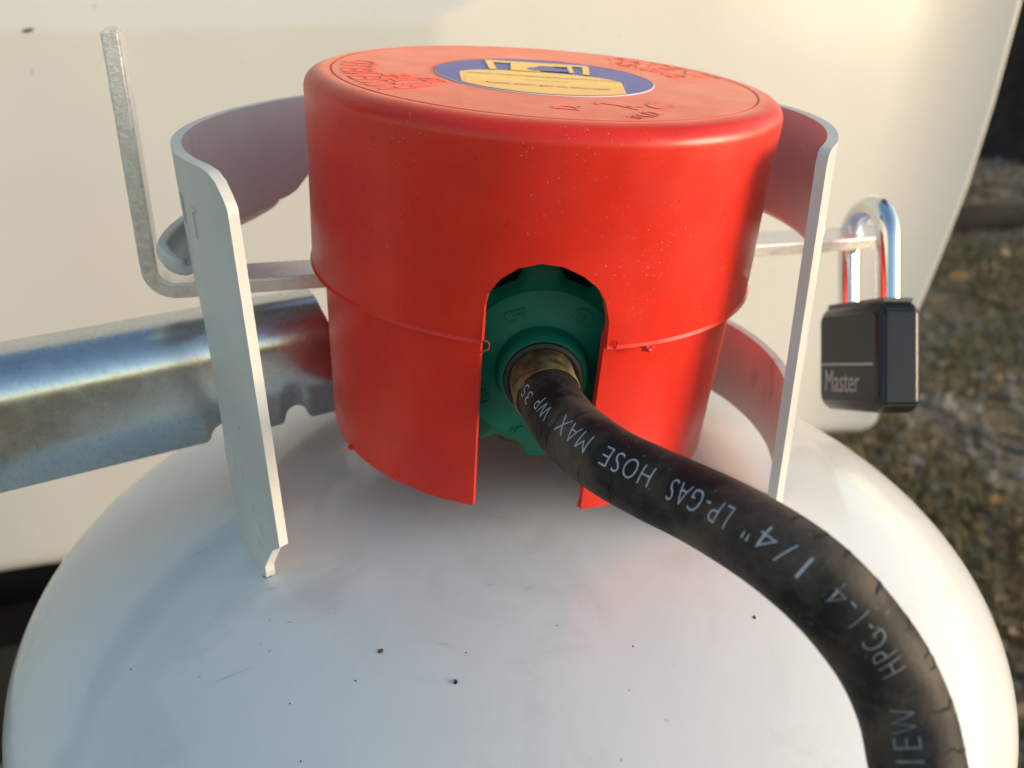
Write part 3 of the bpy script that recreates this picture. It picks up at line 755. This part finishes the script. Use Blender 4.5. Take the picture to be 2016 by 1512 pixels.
def crown(parent, c, r, n, seed):
    rg = np.random.default_rng(seed); V = []; F = []
    for i in range(n):
        d = rg.normal(size=3); d /= np.linalg.norm(d); q = rg.uniform(.25, 1) ** .5
        p = np.array(c) + d * np.array(r) * q; e1 = rg.normal(size=3); e1 /= np.linalg.norm(e1); e2 = np.cross(e1, rg.normal(size=3)); e2 /= np.linalg.norm(e2)
        L = rg.uniform(.08, .18); b0 = len(V); V += [p - e1 * L, p + e2 * L * .4, p + e1 * L, p - e2 * L * .4]; F.append((b0, b0 + 1, b0 + 2, b0 + 3))
    mesh('crown', V, F, M_leafd, parent, smooth=False)
for i, (x, y, r0, lab) in enumerate([(3.15, 4.95, .42, 'thick dark tree trunk beside the trailer corner'), (5.6, 9.5, .30, 'slimmer dark tree trunk standing farther back'), (2.0, 9.0, .32, 'dark tree trunk hidden mostly behind the trailer')]):
    t = trunk('tree', (x, y, gh(x, y)), r0, 6.5, (.01 * (i - 1), .01), i * 3.1, lab)
    crown(t, (x, y, 6.0), (2.2, 2.2, 1.8), 2500, 40 + i)

# unseen trees added on the left to dim that side of the sky
def sky_dim_tree(x, y, r0, h, rad, seed, lab):
    t = trunk('tree', (x, y, gh(x, y)), r0, h, (0, 0), seed, lab)
    rg_ = np.random.default_rng(int(seed * 10) + 5); V = []; F = []
    for i in range(2600):
        d = rg_.normal(size=3); d /= np.linalg.norm(d); q = rg_.uniform(.2, 1) ** .4
        p = np.array((x, y, h * .62)) + d * np.array((rad, rad, h * .55)) * q; e1 = rg_.normal(size=3); e1 /= np.linalg.norm(e1); e2 = np.cross(e1, rg_.normal(size=3)); e2 /= np.linalg.norm(e2)
        L = rg_.uniform(.15, .40); b0 = len(V); V += [p - e1 * L, p + e2 * L * .5, p + e1 * L, p - e2 * L * .5]; F.append((b0, b0 + 1, b0 + 2, b0 + 3))
    mesh('crown', V, F, M_leafd, t, smooth=False)
for i, (x, y, h) in enumerate([(-9.0, 0.5, 7), (-11, 7, 9)]):
    sky_dim_tree(x, y, .22, h, 2.7, 20 + i * 1.7, ['unseen leafy tree added left of the tank to dim the sky', 'taller unseen tree added far back left to dim the sky'][i])

# fallen log
def log(name, p, q, r, seed, label, cat):
    p, q = Vector(p), Vector(q); d = (q - p); M_ = frame_from(d); V = []; n = 20; rn = 40
    for j in range(rn):
        t = j / (rn - 1)
        for k in range(n):
            a = 2 * PI * k / n; rr = r * (1 - .3 * t) * (1 + .2 * mnoise.noise(Vector((math.cos(a) * 1.5, math.sin(a) * 1.5, t * 9 + seed))))
            V.append(p + d * t + M_ @ Vector((rr * math.cos(a), rr * math.sin(a), 0)) + ZU * (.03 * mnoise.noise(Vector((t * 4, seed, 0)))))
    o = mesh(name, V, grid_faces(rn, n, wrap_m=True) + [tuple(range(n)), tuple(range(len(V) - n, len(V)))], M_log, None, sharp=None)
    tag(o, label, cat); return o
log('fallen_log', (1.15, 3.00, GZ + .03), (2.95, 3.50, GZ + .05), .050, 2, 'dark fallen log lying across the leaf litter', 'log')

# leaf litter, gravel, grass
def leaf_pts(c, L, W_, az, tilt, curl, rg):
    e1 = Vector((math.cos(az), math.sin(az), tilt)); e2 = Vector((-math.sin(az), math.cos(az), rg.uniform(-.3, .3))); up = Vector((0, 0, 1))
    out = []
    for u_, w_ in ((-.5, 0), (-.2, .42), (.15, .40), (.5, 0), (.15, -.40), (-.2, -.42), (-.02, 0)):
        out.append(Vector(c) + e1 * (u_ * L) + e2 * (w_ * W_) + up * (curl * L * (abs(w_) * 1.3 + u_ * u_)))
    return out, [(0, 1, 6), (1, 2, 6), (2, 3, 6), (3, 4, 6), (4, 5, 6), (5, 0, 6)]
def leafmat(name, a, b):
    m, nt, bs = new_mat(name); gi = nt.nodes.new('ShaderNodeNewGeometry')
    c = mix(nt, gi.outputs['Random Per Island'], a, b); setp(nt, bs, base=c, rough=.8); return m
M_litter = leafmat('dead_leaves', (.09, .05, .024), (.31, .20, .10))
rg = np.random.default_rng(3)
def spot():
    while True:
        y = rg.uniform(.2, 6.5); x = rg.uniform(.15, .9 + .72 * y)
        if x > .25 * y - .1: return x, y
def patch(x, y, sc_, off): return mnoise.noise(Vector((x * sc_, y * sc_, off)))
V = []; F = []
for i in range(9000):
    x, y = spot()
    if patch(x, y, 1.3, 5) < -.12 and rg.random() < .8: continue
    L = rg.uniform(.018, .045); P, f3 = leaf_pts((x, y, gh(x, y) + rg.uniform(.002, .018)), L, L * rg.uniform(.6, 1), rg.uniform(0, 6.28), rg.uniform(-.35, .35), rg.uniform(.1, .5), rg)
    b0 = len(V); V += P; F += [tuple(b0 + q for q in t) for t in f3]
o = mesh('leaf_litter', V, F, M_litter, None, smooth=False); tag(o, 'brown dead leaves scattered thickly over the ground', 'leaves', kind='stuff')
M_stone = leafmat('gravel_stone', (.10, .082, .064), (.31, .27, .22))
ico = bmesh.new(); bmesh.ops.create_icosphere(ico, subdivisions=1, radius=1); IV = [q.co.copy() for q in ico.verts]; IF = [[q.index for q in f.verts] for f in ico.faces]; ico.free()
V = []; F = []
for i in range(7000):
    x, y = spot()
    if patch(x, y, 1.3, 5) > .08 and rg.random() < .85: continue
    r = rg.uniform(.005, .017) * (1 if rg.random() < .95 else 1.8); rz = rg.uniform(0, 6.28); sx, sy, sz = rg.uniform(.7, 1.4), rg.uniform(.6, 1.1), rg.uniform(.4, .8); c = Vector((x, y, gh(x, y) + r * .2)); b0 = len(V)
    for q in IV:
        k = r * rg.uniform(.85, 1.15); X, Y = q.x * sx * k, q.y * sy * k
        V.append(c + Vector((X * math.cos(rz) - Y * math.sin(rz), X * math.sin(rz) + Y * math.cos(rz), q.z * sz * k)))
    F += [tuple(b0 + k for k in f) for f in IF]
o = mesh('gravel', V, F, M_stone, None, smooth=False); tag(o, 'loose grey gravel mixed into the soil', 'gravel', kind='stuff')
M_grass = leafmat('grass_blade', (.05, .062, .02), (.26, .20, .085))
V = []; F = []
for i in range(36000):
    x, y = spot()
    if patch(x, y, 2.1, 11) < .0: continue
    h = rg.uniform(.02, .065); az = rg.uniform(0, 6.28); w_ = rg.uniform(.0012, .0025); ln_ = rg.uniform(.2, .9) * h; z = gh(x, y)
    dx, dy = math.cos(az), math.sin(az); b0 = len(V)
    V += [(x - dy * w_, y + dx * w_, z), (x + dy * w_, y - dx * w_, z), (x + dx * ln_ * .4 + dy * w_ * .7, y + dy * ln_ * .4 - dx * w_ * .7, z + h * .65), (x + dx * ln_ * .4 - dy * w_ * .7, y + dy * ln_ * .4 + dx * w_ * .7, z + h * .65), (x + dx * ln_, y + dy * ln_, z + h)]
    F += [(b0, b0 + 1, b0 + 2, b0 + 3), (b0 + 3, b0 + 2, b0 + 4)]
o = mesh('grass', V, F, M_grass, None, smooth=False); tag(o, 'sparse short grass among the leaves', 'grass', kind='stuff')
for nm, (x, y), L, col, lab in [('fallen_leaf', (1.469, 2.482), .085, (.52, .30, .07), 'bright yellow fallen leaf on the ground right above the padlock'),
                                ('fallen_leaf', (.965, 1.21), .034, (.62, .26, .04), 'small orange fallen leaf on the grass at the right edge'),
                                ('fallen_leaf', (1.80, 2.79), .06, (.30, .22, .11), 'dull tan fallen leaf below the dark log'),
                                ('fallen_leaf', (.90, 1.42), .04, (.46, .34, .22), 'pale pinkish tan leaf in the gravel right of the tank')]:
    P, f3 = leaf_pts((0, 0, 0), L, L * .75, rg.uniform(0, 6.28), .15, .35, rg)
    o = mesh(nm, P, f3, plain('leaf_' + lab.split()[0] + lab.split()[1], col, .7), None, smooth=False); o.location = (x, y, gh(x, y) + .02)
    md = o.modifiers.new('t', 'SOLIDIFY'); md.thickness = .0006
    tag(o, lab, 'leaf', 'fallen leaves on the ground')
